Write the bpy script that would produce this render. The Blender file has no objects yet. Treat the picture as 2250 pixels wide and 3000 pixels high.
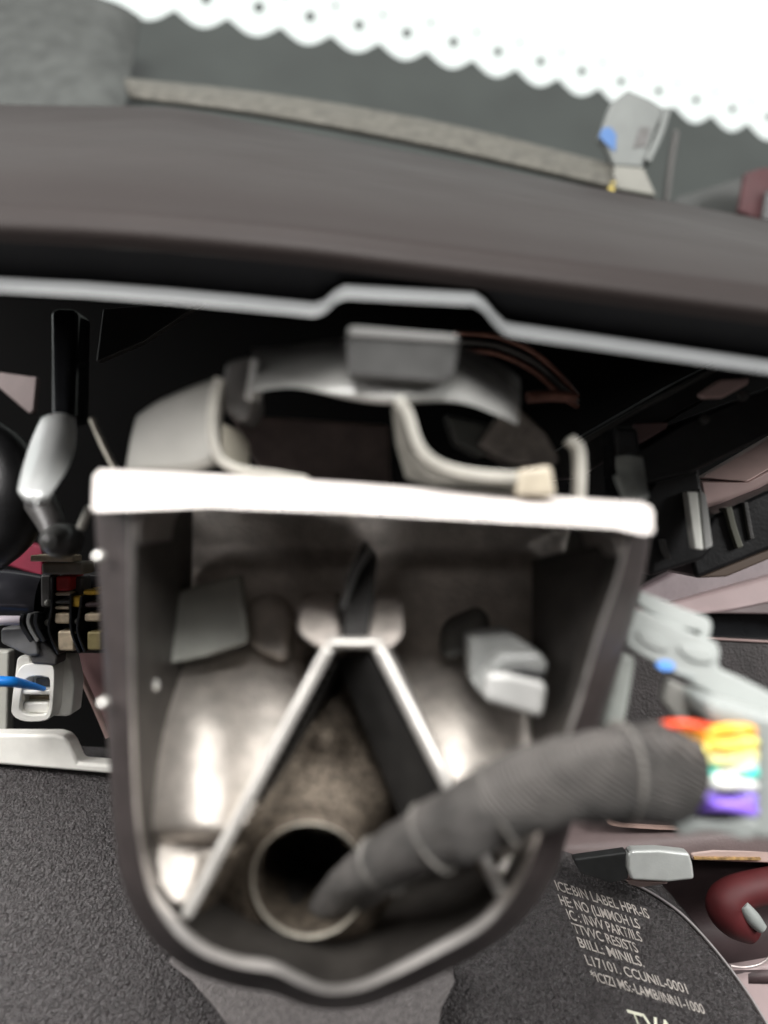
import bpy, bmesh, math, random
from mathutils import Vector, Matrix, noise
random.seed(7)
S = bpy.context.scene
COL = S.collection

# ------------------------------------------------------------------ camera
LENS, SENSOR = 5.7, 5.28                       # phone main camera, real millimetres
PITCH = math.radians(20)
CAMZ = 0.35
F = 2250 * LENS / SENSOR                       # focal length in photo pixels
cd = bpy.data.cameras.new('camera'); cam = bpy.data.objects.new('camera', cd); COL.objects.link(cam)
cam.location = (0, 0, CAMZ); cam.rotation_euler = (math.pi / 2 - PITCH, 0, 0)
cd.lens = LENS; cd.sensor_width = SENSOR; cd.sensor_fit = 'HORIZONTAL'
cd.clip_start = 0.01; cd.clip_end = 50
cd.dof.use_dof = True; cd.dof.focus_distance = 0.196; cd.dof.aperture_fstop = 1.35
S.camera = cam
RIGHT = Vector((1, 0, 0))
FWD = Vector((0, math.cos(PITCH), -math.sin(PITCH)))
UP = Vector((0, math.sin(PITCH), math.cos(PITCH)))
CAM = Vector((0, 0, CAMZ))

# ------------------------------------------------------------------ world and lamps
W = bpy.data.worlds.new('World'); S.world = W; W.use_nodes = True
bg = W.node_tree.nodes['Background']; bg.inputs[0].default_value = (1.0, 0.93, 0.90, 1); bg.inputs[1].default_value = 0.07

def area(name, loc, target, size, power, color=(1, 1, 1), sy=None):
    l = bpy.data.lights.new(name, 'AREA'); l.energy = power; l.color = color; l.shape = 'RECTANGLE'
    l.size = size; l.size_y = sy or size
    o = bpy.data.objects.new(name, l); COL.objects.link(o); o.location = loc
    o.rotation_euler = (Vector(target) - Vector(loc)).to_track_quat('-Z', 'Y').to_euler()
    return o
TGT = CAM + FWD * 0.12
area('overhead_lamp', CAM + UP * 0.50 - FWD * 0.20 - RIGHT * 0.05, TGT, 0.50, 10.0, (1.0, 0.98, 0.95), 0.30)  # added lamp above and behind the camera, no fixture in view
area('right_fill_lamp', CAM + UP * 0.20 - FWD * 0.10 + RIGHT * 0.42, CAM + FWD * .12 + RIGHT * .05, 0.16, 2.8, (1, 0.99, 0.97))  # added lamp out of view, brightens wires, connector and right side
area('left_fill_lamp', CAM + UP * 0.17 + FWD * 0.03 - RIGHT * 0.32, CAM + FWD * .19 - RIGHT * .08, 0.20, 1.9, (1, 0.97, 0.95))  # added fill out of view, aimed at the left cluster

vs = S.view_settings; vs.view_transform = 'Standard'; vs.look = 'None'; vs.gamma = 1; vs.exposure = 0
S.cycles.use_denoising = True; S.cycles.max_bounces = 8

# ------------------------------------------------------------------ helpers
def P(u, v, d):
    return CAM + FWD * d + RIGHT * ((u - 1125) / F * d) - UP * ((v - 1500) / F * d)
def plane3(a, b, c):
    """depth function of the plane through three (u,v,d)"""
    import numpy as np
    A = np.array([[1, q[0], q[1]] for q in (a, b, c)], float); y = np.array([1 / q[2] for q in (a, b, c)])
    k = np.linalg.solve(A, y)
    return lambda u, v: 1.0 / float(k[0] + k[1] * u + k[2] * v)

MATS = {}
def mat(name, col, rough=0.5, metal=0.0, var=0.0, scale=300, bump=0.0, bscale=None, spec=0.5, col2=None, coat=0.0, detail=4, emit=None):
    if name in MATS: return MATS[name]
    m = bpy.data.materials.new(name); m.use_nodes = True; nt = m.node_tree; b = nt.nodes['Principled BSDF']
    b.inputs['Base Color'].default_value = (*col, 1); b.inputs['Roughness'].default_value = rough
    b.inputs['Metallic'].default_value = metal; b.inputs['Specular IOR Level'].default_value = spec
    b.inputs['Coat Weight'].default_value = coat
    if emit: b.inputs['Emission Color'].default_value = (*emit[0], 1); b.inputs['Emission Strength'].default_value = emit[1]
    tc = nt.nodes.new('ShaderNodeTexCoord')
    if var or col2:
        n = nt.nodes.new('ShaderNodeTexNoise'); n.inputs['Scale'].default_value = scale; n.inputs['Detail'].default_value = detail
        nt.links.new(tc.outputs['Object'], n.inputs['Vector'])
        r = nt.nodes.new('ShaderNodeValToRGB'); r.color_ramp.elements[0].position = 0.33; r.color_ramp.elements[1].position = 0.67
        lo = col2 if col2 else tuple(c * (1 - var) for c in col)
        r.color_ramp.elements[0].color = (*lo, 1); r.color_ramp.elements[1].color = (*[min(1, c * (1 + var * .5)) for c in col], 1)
        nt.links.new(n.outputs['Fac'], r.inputs['Fac']); nt.links.new(r.outputs['Color'], b.inputs['Base Color'])
        n2 = nt.nodes.new('ShaderNodeTexNoise'); n2.inputs['Scale'].default_value = scale * .37; n2.inputs['Detail'].default_value = 5
        nt.links.new(tc.outputs['Object'], n2.inputs['Vector'])
        mr = nt.nodes.new('ShaderNodeMapRange'); mr.inputs[3].default_value = rough * .75; mr.inputs[4].default_value = min(1, rough * 1.3)
        nt.links.new(n2.outputs['Fac'], mr.inputs[0]); nt.links.new(mr.outputs[0], b.inputs['Roughness'])
    if bump:
        n3 = nt.nodes.new('ShaderNodeTexNoise'); n3.inputs['Scale'].default_value = bscale or scale * 3; n3.inputs['Detail'].default_value = 3
        nt.links.new(tc.outputs['Object'], n3.inputs['Vector'])
        bp = nt.nodes.new('ShaderNodeBump'); bp.inputs['Strength'].default_value = bump; bp.inputs['Distance'].default_value = 0.0004
        nt.links.new(n3.outputs['Fac'], bp.inputs['Height']); nt.links.new(bp.outputs[0], b.inputs['Normal'])
    MATS[name] = m; return m

ALU = mat('cast_aluminium', (.40, .375, .36), .42, .85, .2, 220, .2, 900)
ALU_IN = mat('cast_aluminium_inside', (.60, .56, .52), .60, .94, .2, 260, .7, 1700)
GRIT = mat('gritty_casting', (.14, .115, .09), .5, .75, .5, 1300, .9, 2200, col2=(.035, .028, .022))
STEEL = mat('bent_steel', (.40, .388, .35), .42, .35, .15, 200, .1, 900)
BLACKP = mat('black_plastic', (.012, .012, .013), .38, 0, .3, 300, .15, 1500)
GLOSSB = mat('gloss_black_plastic', (.015, .016, .018), .18, 0, .2, 200)
DKGREY = mat('dark_grey_plastic', (.075, .072, .07), .42, 0, .25, 250, .2, 1800)
MIDGREY = mat('mid_grey_plastic', (.13, .13, .127), .38, 0, .2, 250, .15, 1500)
LTGREY = mat('post_highlight_grey', (.46, .49, .47), .32, 0, .1, 250, .1, 1500)
CLIPG = mat('grey_clip_plastic', (.20, .205, .20), .3, 0, .15, 250, .15, 1500)
WHITEP = mat('white_plastic', (.80, .79, .74), .35, 0, .06, 250, .05, 1500)
CREAM = mat('cream_plastic', (.36, .32, .25), .4, 0, .15, 300, .1, 1500)
TAN = mat('tan_contact', (.60, .50, .36), .38, .25, .25, 600)
BRASS = mat('brass_contact', (.80, .50, .07), .28, .5, .2, 600)
REDP = mat('red_plastic', (.50, .02, .02), .4, 0, .2, 400)
CRIMSON = mat('crimson_trim', (.24, .012, .04), .5, 0, .15, 150, .1, 900)
PINK = mat('pinkish_trim', (.50, .36, .34), .5, 0, .12, 120, .15, 900)
MAUVE = mat('mauve_trim', (.20, .155, .155), .5, 0, .15, 120, .2, 1500)
MAUVED = mat('dark_mauve_trim', (.075, .05, .052), .55, 0, .2, 120, .2, 1500)
TAUPE = mat('taupe_shell', (.0108, .0066, .0058), .6, 0, .06, 40, .25, 1300, spec=.24)
LEATHER = mat('black_leather_grain', (.035, .031, .032), .5, 0, .3, 300, .8, 1600)
TAPE = mat('cloth_tape', (.055, .052, .05), .75, 0, .3, 300)
COPPERISH = mat('dull_copper', (.22, .10, .075), .45, .3, .3, 500)
BLUEW = mat('blue_insulation', (.01, .22, .75), .35, 0, .1, 400)
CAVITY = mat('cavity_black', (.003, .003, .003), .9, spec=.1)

def link(name, verts, faces, m, parent=None, bevel=0.0, seg=3, smooth=True, angle=35, label=None, cat=None, group=None, kind=None, weld=False):
    """verts in world space -> one mesh object under parent (or top-level with its own origin)"""
    if parent is None:
        org = Vector((0, 0, 0))
        for q in verts: org += q
        org /= len(verts)
    else:
        org = parent['_o']; org = Vector(org)
    me = bpy.data.meshes.new(name); me.from_pydata([tuple(q - org) for q in verts], [], faces); me.validate(); me.update()
    bm = bmesh.new(); bm.from_mesh(me); bmesh.ops.recalc_face_normals(bm, faces=bm.faces)
    if weld: bmesh.ops.remove_doubles(bm, verts=bm.verts, dist=1e-6)
    bm.to_mesh(me); bm.free()
    o = bpy.data.objects.new(name, me); COL.objects.link(o); me.materials.append(m)
    if parent is None: o.location = org
    else: o.parent = parent
    o['_o'] = tuple(org)
    if smooth:
        for p in me.polygons: p.use_smooth = True
        if not bevel: me.set_sharp_from_angle(angle=math.radians(angle))
    if bevel:
        b = o.modifiers.new('bevel', 'BEVEL'); b.width = bevel; b.segments = seg; b.limit_method = 'ANGLE'; b.angle_limit = math.radians(30); b.harden_normals = True
    if label: o['label'] = label; o['category'] = cat
    if group: o['group'] = group
    if kind: o['kind'] = kind
    return o

def thing(name, label, cat, at, group=None):
    o = bpy.data.objects.new(name, None); COL.objects.link(o); o.empty_display_size = .005
    o.location = P(*at); o['_o'] = tuple(o.location); o['label'] = label; o['category'] = cat
    if group: o['group'] = group
    return o

def smooth_path(pts, n=6, closed=False):
    out = []; N = len(pts); pts = [tuple(map(float, p)) for p in pts]
    rng = range(N if closed else N - 1)
    for i in rng:
        p0 = pts[(i - 1) % N] if closed or i > 0 else pts[i]; p1 = pts[i]; p2 = pts[(i + 1) % N]
        p3 = pts[(i + 2) % N] if closed or i + 2 < N else pts[(i + 1) % N]
        for k in range(n):
            t = k / n; t2 = t * t; t3 = t2 * t
            out.append(tuple(.5 * (2 * b + (c - a) * t + (2 * a - 5 * b + 4 * c - d) * t2 + (3 * b - a - 3 * c + d) * t3) for a, b, c, d in zip(p0, p1, p2, p3)))
    if not closed: out.append(pts[-1])
    return out

def poly(name, pts, d, thick, m, parent=None, bevel=.0003, dirv=None, **kw):
    """outline in photo pixels at depth d (number, function, or third coordinate), given real thickness"""
    dv = (dirv or FWD).normalized() * thick
    fr = []
    for p in pts:
        dd = p[2] if len(p) > 2 else (d(p[0], p[1]) if callable(d) else d)
        fr.append(P(p[0], p[1], dd))
    n = len(fr); vs_ = fr + [q + dv for q in fr]
    fs = [list(range(n)), list(range(2 * n - 1, n - 1, -1))] + [[i, i + n, (i + 1) % n + n, (i + 1) % n] for i in range(n)]
    return link(name, vs_, fs, m, parent, bevel, **kw)

def rect(name, u0, v0, u1, v1, d, thick, m, parent=None, rot=0, **kw):
    cu, cv = (u0 + u1) / 2, (v0 + v1) / 2; c, s = math.cos(math.radians(rot)), math.sin(math.radians(rot))
    pts = [(cu + (x - cu) * c - (y - cv) * s, cv + (x - cu) * s + (y - cv) * c) for x, y in ((u0, v0), (u1, v0), (u1, v1), (u0, v1))]
    return poly(name, pts, d, thick, m, parent, **kw)

def tube(name, pts, r, m, parent=None, seg=14, n=6, rfun=None, flat=1.0, **kw):
    """pts (u,v,d); r in photo pixels, number or list per key point"""
    rs = r if isinstance(r, (list, tuple)) else [r] * len(pts)
    path = smooth_path([(*p, q) for p, q in zip(pts, rs)], n)
    C = [P(*p[:3]) for p in path]; N = len(C); V = []; prev = None
    for i in range(N):
        t = (C[min(i + 1, N - 1)] - C[max(i - 1, 0)]).normalized()
        if prev is None:
            a = FWD.cross(t); a = a.normalized() if a.length > 1e-4 else RIGHT.copy()
        else: a = (prev - t * prev.dot(t)).normalized()
        prev = a; b = t.cross(a); R = path[i][3] / F * path[i][2]
        for k in range(seg):
            th = 2 * math.pi * k / seg
            rr = R * (rfun(i / (N - 1), th) if rfun else 1)
            V.append(C[i] + a * math.cos(th) * rr + b * math.sin(th) * rr * flat)
    fs = [[i * seg + k, i * seg + (k + 1) % seg, (i + 1) * seg + (k + 1) % seg, (i + 1) * seg + k] for i in range(N - 1) for k in range(seg)]
    fs += [list(range(seg)), list(range((N - 1) * seg, N * seg))]
    return link(name, V, fs, m, parent, 0, angle=60, **kw)

def lathe(name, c, prof, m, parent=None, seg=48, axis=None, sx=1.0, **kw):
    """profile (radius px, offset metres along axis) round the axis through c"""
    ax = (axis or FWD).normalized(); a = RIGHT - ax * RIGHT.dot(ax); a.normalize(); b = ax.cross(a)
    o = P(*c); k0 = c[2] / F; V = []; fs = []
    for r, z in prof:
        for k in range(seg):
            th = 2 * math.pi * k / seg; V.append(o + ax * z + (a * math.cos(th) * sx + b * math.sin(th)) * max(r, .01) * k0)
    for i in range(len(prof) - 1):
        for k in range(seg): fs.append([i * seg + k, i * seg + (k + 1) % seg, (i + 1) * seg + (k + 1) % seg, (i + 1) * seg + k])
    return link(name, V, fs, m, parent, 0, **kw)

def strip(name, path, th, d, depth, m, parent=None, n=6, bevel=.0003, dirv=None, **kw):
    """bent sheet: a centre line in pixels, th px thick, reaching back `depth` metres"""
    p = smooth_path(path, n); L = []; R = []
    for i in range(len(p)):
        a = p[max(i - 1, 0)]; b = p[min(i + 1, len(p) - 1)]; tx, ty = b[0] - a[0], b[1] - a[1]; l = math.hypot(tx, ty) or 1
        nx, ny = -ty / l * th / 2, tx / l * th / 2; z = p[i][2:] if len(p[i]) > 2 else ()
        L.append((p[i][0] + nx, p[i][1] + ny, *z)); R.append((p[i][0] - nx, p[i][1] - ny, *z))
    dv = (dirv or FWD).normalized() * depth; V = []; fs = []
    N = len(p)
    for A in (L, R):
        for q in A:
            dd = q[2] if len(q) > 2 else d
            V.append(P(q[0], q[1], dd))
    V += [q + dv for q in V]
    M = 2 * N
    for i in range(N - 1):
        fs += [[i, i + 1, N + i + 1, N + i], [M + i, M + N + i, M + N + i + 1, M + i + 1], [i, M + i, M + i + 1, i + 1], [N + i, N + i + 1, M + N + i + 1, M + N + i]]
    fs += [[0, N, M + N, M], [N - 1, M + N - 1, M + 2 * N - 1, 2 * N - 1]]
    return link(name, V, fs, m, parent, bevel, angle=40, **kw)

def loft(name, rows, m, parent=None, n=8, m_=4, thick=0, **kw):
    """rows of (u,v,d) key points (equal count) -> smooth sheet"""
    R = [smooth_path(r, n) for r in rows]
    cols = [smooth_path([r[i] for r in R], m_) for i in range(len(R[0]))]
    nu, nv = len(cols), len(cols[0]); V = [P(*c) for col in cols for c in col]
    fs = [[i * nv + j, (i + 1) * nv + j, (i + 1) * nv + j + 1, i * nv + j + 1] for i in range(nu - 1) for j in range(nv - 1)]
    o = link(name, V, fs, m, parent, 0, angle=50, **kw)
    if thick:
        s = o.modifiers.new('thickness', 'SOLIDIFY'); s.thickness = thick; s.offset = 0
    return o

# ================================================================== SETTING
# sky beyond the windshield
sky_m = bpy.data.materials.new('bright_sky'); sky_m.use_nodes = True; nt = sky_m.node_tree; nt.nodes.clear()
e = nt.nodes.new('ShaderNodeEmission'); e.inputs[0].default_value = (.98, 1, .99, 1); e.inputs[1].default_value = 1.25
om = nt.nodes.new('ShaderNodeOutputMaterial'); nt.links.new(e.outputs[0], om.inputs[0])
yy, zz = 1.9, CAMZ
arc = [(-2.4 + 4.8 * i / 12) for i in range(13)]
V = []; fs = []
for i, x in enumerate(arc):
    for j, (y, z) in enumerate(((2.0, -.3), (1.95, .4), (1.8, .9), (1.45, 1.35), (.95, 1.6), (.45, 1.7))):
        V.append(Vector((x, y - .12 * x * x, z)))
for i in range(12):
    for j in range(5): fs.append([i * 6 + j, (i + 1) * 6 + j, (i + 1) * 6 + j + 1, i * 6 + j + 1])
link('sky', V, fs, sky_m, kind='structure')

# windshield with its black printed edge
WD = plane3((0, 0, .46), (2250, 300, .52), (1100, -800, .72))
ws = thing('windshield', 'bright windshield with black serrated printed border and dots along the top', 'windshield', (1125, 300, .5))
gm = bpy.data.materials.new('thin_glass'); gm.use_nodes = True; nt = gm.node_tree; nt.nodes.clear()
tr = nt.nodes.new('ShaderNodeBsdfTransparent'); tr.inputs[0].default_value = (.96, .985, .97, 1)
gl = nt.nodes.new('ShaderNodeBsdfGlossy'); gl.inputs['Roughness'].default_value = .02
mx = nt.nodes.new('ShaderNodeMixShader'); mx.inputs[0].default_value = .05
om = nt.nodes.new('ShaderNodeOutputMaterial'); nt.links.new(tr.outputs[0], mx.inputs[1]); nt.links.new(gl.outputs[0], mx.inputs[2]); nt.links.new(mx.outputs[0], om.inputs[0])
poly('pane', [(-1500, -1500), (3700, -1500), (3700, 1300), (-1500, 800)], WD, .004, gm, ws, bevel=0)
FRIT = mat('frit_enamel', (.023, .028, .025), .5, 0, .18, 25, .1, 500)
# valleys measured in the photograph: (u, v of tooth tip), tooth pitch grows to the left
tips = []
teeth = [(-330, -62), (-170, -46), (-10, -28), (170, -8), (345, 8), (512, 30), (668, 54), (822, 80), (970, 104), (1110, 126), (1250, 150), (1385, 176), (1512, 202), (1635, 230), (1755, 258), (1866, 285), (1975, 312), (2085, 338), (2190, 362), (2300, 388), (2410, 414), (2520, 440), (2640, 470), (2780, 505)]
edge = []
for i in range(len(teeth) - 1):
    (a, b), (c, d_) = teeth[i], teeth[i + 1]
    for k in range(8):
        t = k / 8; dip = math.sin(math.pi * t) ** 1.1
        edge.append((a + (c - a) * t, b + (d_ - b) * t + dip * (24 + .10 * (c - a))))
edge.append(teeth[-1])
FRD = lambda u, v: WD(u, v) - .0012
poly('printed_border', edge + [(3000, 1200), (-600, 900), (-600, -80)], FRD, .0004, FRIT, ws, bevel=0, smooth=False)
def dot(u, v, r):
    c = P(u, v, FRD(u, v)); pts = [(u + r * math.cos(t * math.pi / 9), v + r * math.sin(t * math.pi / 9)) for t in range(18)]
    poly('printed_dot', pts, FRD, .0004, FRIT, ws, bevel=0, smooth=False)
for i in range(len(teeth) - 1):
    (a, b), (c, d_) = teeth[i], teeth[i + 1]
    mu, mv = (a + c) / 2, (b + d_) / 2; s = (c - a) / 140
    dot(mu + 12 * s, mv - 42 * s, 14 * s)
    dot(mu + 82 * s, mv - 72 * s, 7 * s)

# tan strip mirrored in the glass, built solid under the windshield
loft('reflected_strip', [[(365, 238, .36), (800, 285, .35), (1300, 370, .345), (1790, 490, .34)],
                    [(370, 262, .35), (800, 322, .34), (1300, 418, .335), (1800, 535, .33)],
                    [(385, 290, .348), (800, 345, .338), (1300, 440, .333), (1800, 555, .328)]],
     mat('reflected_tan', (.070, .067, .056), .7, 0, .3, 250, .4, 900), thick=.003,
     label='thin tan grey mirrored strip running under the dark windshield border', cat='trim strip')
# mottled pad in the upper left corner
loft('pillar_pad', [[(-600, -150, .42), (0, -60, .42), (300, 10, .42), (405, 60, .43)],
                    [(-600, 100, .40), (0, 130, .40), (280, 160, .405), (385, 175, .42)],
                    [(-600, 330, .37), (0, 330, .37), (260, 340, .375), (360, 330, .39)],
                    [(-600, 430, .36), (0, 420, .36), (240, 410, .365), (345, 390, .38)]],
     mat('mottled_felt', (.050, .054, .051), .85, 0, .3, 120, .6, 450, col2=(.036, .039, .037)), thick=.006,
     label='mottled grey padded trim in the upper left corner', cat='trim pad')
# mirror image of the grey connector in the glass, built as a solid
cl = thing('connector_reflection', 'pale grey mirrored connector with a blue mark against the dark windshield border', 'clip', (1850, 560, .33))
CG2 = mat('reflected_grey', (.12, .13, .125), .5, 0, .12, 100)
cb = poly('reflected_body', [(1790, 300), (1840, 262), (1905, 290), (1955, 322), (1925, 372), (1885, 490), (1800, 485), (1775, 425), (1755, 400)], .335, .006, CG2, cl, bevel=.001)
poly('reflected_foot', [(1800, 483), (1888, 490), (1925, 575), (1795, 552)], .330, .008, mat('reflected_foot_grey', (.16, .16, .14), .5, 0, .1, 100), cl, bevel=.001)
poly('reflected_mark', [(1755, 400), (1765, 375), (1790, 372), (1806, 395), (1803, 445), (1780, 425)], .3345, .0004, mat('reflected_blue', (.03, .10, .26), .5), cb, bevel=.0001)
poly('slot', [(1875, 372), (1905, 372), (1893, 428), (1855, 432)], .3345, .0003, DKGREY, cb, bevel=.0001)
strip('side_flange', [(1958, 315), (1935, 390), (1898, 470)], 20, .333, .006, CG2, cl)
poly('reflected_wire', [(1786, 535), (1806, 530), (1800, 562), (1780, 570)], .327, .002, mat('reflected_yellow', (.36, .28, .05), .4), cl, bevel=.0004)
# mirrored shapes built solid right of it: dark seamed panel and red strap
pc = thing('reflected_cover', 'dark grey mirrored panel with a vertical seam right of the mirrored connector', 'pillar cover', (2000, 600, .36))
poly('reflected_panel', [(1985, 575), (2160, 520), (2700, 560), (2700, 760), (1960, 600)], .372, .01, mat('reflected_dark', (.022, .025, .023), .5, 0, .2, 60, .2, 500), pc, bevel=.001)
strip('reflected_seam', [(1985, 380), (1968, 480), (1955, 590)], 14, .366, .004, mat('reflected_seam_grey', (.045, .043, .04), .5), pc)
poly('red_reflection', [(2185, 505), (2235, 490), (2400, 500), (2400, 680), (2215, 640), (2165, 620)], .35, .004, mat('dull_red_reflection', (.045, .011, .013), .7, 0, .2, 200, .3, 900), None, bevel=.001,
     label='dull red strap at the right edge above the taupe shell', cat='reflection')  # red patch mirrored in the glass, built as a solid
poly('red_slot', [(2245, 560), (2300, 530), (2300, 660), (2232, 640)], .346, .002, BLACKP, None, bevel=.0005, label='small black slot plate over the dull red strap', cat='plate')

# black sheet added so the cavity behind everything below the shell reads dark
loft('cavity_dark_sheet', [[(-900, 700, .30), (600, 760, .30), (1600, 800, .30), (3200, 900, .30)],
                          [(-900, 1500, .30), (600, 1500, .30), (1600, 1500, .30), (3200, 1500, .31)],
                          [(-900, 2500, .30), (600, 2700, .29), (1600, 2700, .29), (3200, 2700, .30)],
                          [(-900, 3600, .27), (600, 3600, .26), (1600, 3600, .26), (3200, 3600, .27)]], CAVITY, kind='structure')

# ================================================================== TAUPE SHELL (display back cover) WITH LIP
sh = thing('display_shell', 'large taupe plastic shell with a pale lip and a notch above the bracket', 'shell', (1125, 850, .12))
def lipv(u):
    pts = [(-700, 760), (0, 815), (300, 830), (600, 855), (900, 885), (2250, 1060), (3000, 1175)]
    for (a, b), (c, d_) in zip(pts, pts[1:]):
        if u <= c: base = b + (d_ - b) * (u - a) / (c - a); break
    # straight chord across, notch lifted
    return base
def lipline(u):
    l = lipv(u) if u < 900 else 885 + (u - 900) * (945 - 885) / 590 if u < 1490 else 945 + (u - 1490) * (1055 - 945) / 760
    up = 0
    if 925 < u < 1500:
        s = lambda a, b, x: max(0, min(1, (x - a) / (b - a)))
        f = lambda t: t * t * (3 - 2 * t)
        up = f(s(925, 1010, u)) * (1 - f(s(1390, 1490, u))) * (62 + 18 * s(1000, 1400, u))
    return l - up
us = [-700, -300, 0, 250, 500, 700, 850, 920, 950, 980, 1010, 1050, 1120, 1200, 1280, 1350, 1390, 1420, 1450, 1480, 1510, 1560, 1700, 1900, 2100, 2250, 2500, 2900]
def topv(u): return max(305 + .02 * u, 218 + .19 * u)
rows = []
def mid(u): return lipv(u) if u < 900 else 885 + (u - 900) * (1060 - 885) / 1350
for f, dd in ((0.0, .300), (.28, .215), (.62, .160)):
    rows.append([(u, topv(u) + (mid(u) - 235 - topv(u)) * f, dd) for u in us])
for o_, d_ in ((-235, .1392), (-190, .1355), (-150, .1345), (-105, .1358)):
    rows.append([(u, mid(u) + o_, d_) for u in us])
rows.append([(u, min(mid(u) - 60, lipline(u) - 12), .1388) for u in us])
rows.append([(u, lipline(u) - 4, .1425) for u in us])
def direct(name, rows, m, parent, **kw):
    nv = len(rows[0]); V = [P(*c) for r in rows for c in r]
    fs = [[i * nv + j, i * nv + j + 1, (i + 1) * nv + j + 1, (i + 1) * nv + j] for i in range(len(rows) - 1) for j in range(nv - 1)]
    o = link(name, V, fs, m, parent, 0, angle=80, **kw); return o
cv = loft('cover', rows[:7], TAUPE, sh, n=2, m_=5)
BANDM = mat('shaded_shell', (.006, .006, .007), .6, 0, .15, 100, spec=.2)  # same shell plastic, underside shade put into a blacker colour
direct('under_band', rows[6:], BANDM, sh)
LIPM = mat('lip_plastic', (.095, .098, .10), .30, 0, .1, 100, spec=.8)
lp = [[(u, lipline(u) + o_, d_) for u in us] for o_, d_ in ((-4, .1425), (4, .130), (13, .1212), (22, .1182), (29, .1176), (34, .1173), (38, .1172), (41, .1175), (38, .122), (20, .132))]
direct('lip', lp, LIPM, sh)
# underside ribs inside the shell
direct('underside', [[(u, lipline(u) + 20, .132) for u in us], [(u, lipline(u) - 30, .16) for u in us], [(u, lipline(u) - 60, .20) for u in us]], BLACKP, sh)

# ================================================================== MAIN BRACKET
br = thing('mounting_bracket', 'cast aluminium mounting bracket with bright top flange and ribbed hollow with cable hole', 'bracket', (1000, 2950, .118))
pairs = [((275, 1470), (398, 1480)), ((284, 1620), (396, 1650)), ((300, 1900), (394, 1900)), ((318, 2200), (399, 2200)), ((335, 2450), (414, 2430)),
         ((365, 2610), (452, 2580)), ((430, 2735), (515, 2680)), ((540, 2835), (595, 2755)), ((680, 2888), (690, 2795)), ((800, 2910), (800, 2812)),
         ((880, 2942), (872, 2848)), ((960, 2958), (955, 2882)), ((1060, 2950), (1050, 2872)), ((1160, 2915), (1150, 2828)), ((1300, 2850), (1270, 2765)),
         ((1450, 2765), (1395, 2695)), ((1560, 2665), (1480, 2605)), ((1630, 2550), (1545, 2505)), ((1675, 2410), (1590, 2375)), ((1722, 2230), (1640, 2195)),
         ((1768, 2090), (1688, 2055)), ((1832, 1890), (1745, 1855)), ((1882, 1710), (1800, 1695)), ((1910, 1545), (1838, 1545))]
def sm(a, b, x):
    t = max(0, min(1, (x - a) / (b - a))); return t * t * (3 - 2 * t)
po = smooth_path([p[0] for p in pairs], 5); pi_ = smooth_path([p[1] for p in pairs], 5)
FD = lambda v: .1155 - .000002 * (v - 1500)
prof = [(.02, .036), (.01, .022), (0, .013), (.03, .0095), (.25, .0050), (.50, .0016), (.60, .0003), (.63, 0), (.67, .0002), (.80, .0008), (.93, .0014), (.97, .0017), (1.0, .0045), (1.01, .034)]
V = []; fs = []
for (a, b), (c, d_) in zip(po, pi_):
    wb = sm(2450, 2740, d_)
    for t, z in prof:
        if .4 < t < .98: t = 1 - (1 - t) * (.38 + .62 * wb)
        U_, V_ = a + (c - a) * t, b + (d_ - b) * t; V.append(P(U_, V_, FD(b)) + FWD * z if z > .03 else P(U_, V_, FD(b) + z))
k = len(prof)
SPLIT = 6
fo = []; fd = []
for i in range(len(po) - 1):
    for j in range(k - 1): (fo if j < SPLIT else fs if j < 11 else fd).append([i * k + j, (i + 1) * k + j, (i + 1) * k + j + 1, i * k + j + 1])
link('inner_side', V, fd, mat('shaded_inner_casting', (.075, .068, .062), .5, .8, .25, 220, .3, 900), br, 0, angle=60)  # deep wall's shade painted as a darker casting colour
link('outer_wall', V, fo, mat('shaded_outer_casting', (.050, .040, .039), .5, .3, .25, 220, .3, 900), br, 0, angle=60)  # same casting, shade on the outer rim put into a dark colour
link('inner_wall', V, fs, mat('lit_edge_casting', (.66, .63, .61), .36, .92, .15, 220, .2, 900), br, 0, angle=28)  # same casting, light on the upward strip put into a bright colour
# top flange, its upper face sloping towards the viewer
tf_top = [(274, 1392), (292, 1374), (600, 1388), (1000, 1412), (1400, 1440), (1880, 1470), (1908, 1482), (1917, 1502)]
tf_bot = [(272, 1494), (300, 1498), (600, 1484), (1000, 1500), (1400, 1523), (1800, 1546), (1885, 1566), (1912, 1560)]
V = []; fs = []
rowsF = []
def rowf(pts, d, back=0): return [P(u, v, d) + FWD * back for u, v in pts]
mixp = lambda t: [(a[0] + (b[0] - a[0]) * t, a[1] + (b[1] - a[1]) * t) for a, b in zip(tf_top, tf_bot)]
for pts, d, bk in ((mixp(.0), .128, .02), (mixp(0), .1265, 0), (mixp(.03), .1245, 0), (mixp(.5), .1185, 0), (mixp(.8), .1150, 0), (mixp(.92), .1139, 0), (mixp(.98), .1138, 0), (mixp(1.0), .1145, 0), (mixp(1.0), .1145, .028)):
    rowsF.append(rowf(pts, d, bk))
kk = len(tf_top)
V = [q for r in rowsF for q in r]
fs = [[i * kk + j, i * kk + j + 1, (i + 1) * kk + j + 1, (i + 1) * kk + j] for i in range(len(rowsF) - 1) for j in range(kk - 1)]
fs += [[i * kk for i in range(len(rowsF))], [i * kk + kk - 1 for i in range(len(rowsF))][::-1]]
link('top_flange', V, fs, mat('lit_flange_aluminium', (.70, .655, .63), .5, .25, .12, 200, .2, 900), br, 0, angle=50)  # light from above put into a paler casting colour
# corner gussets under the flange
poly('corner_gusset', [(392, 1490), (470, 1478), (420, 1500), (405, 1540), (396, 1600)], .1165, .02, ALU, br, bevel=.0006)
poly('corner_gusset', [(1842, 1590), (1830, 1560), (1740, 1548), (1800, 1570), (1822, 1640)], .1165, .02, ALU, br, bevel=.0006)
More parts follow.
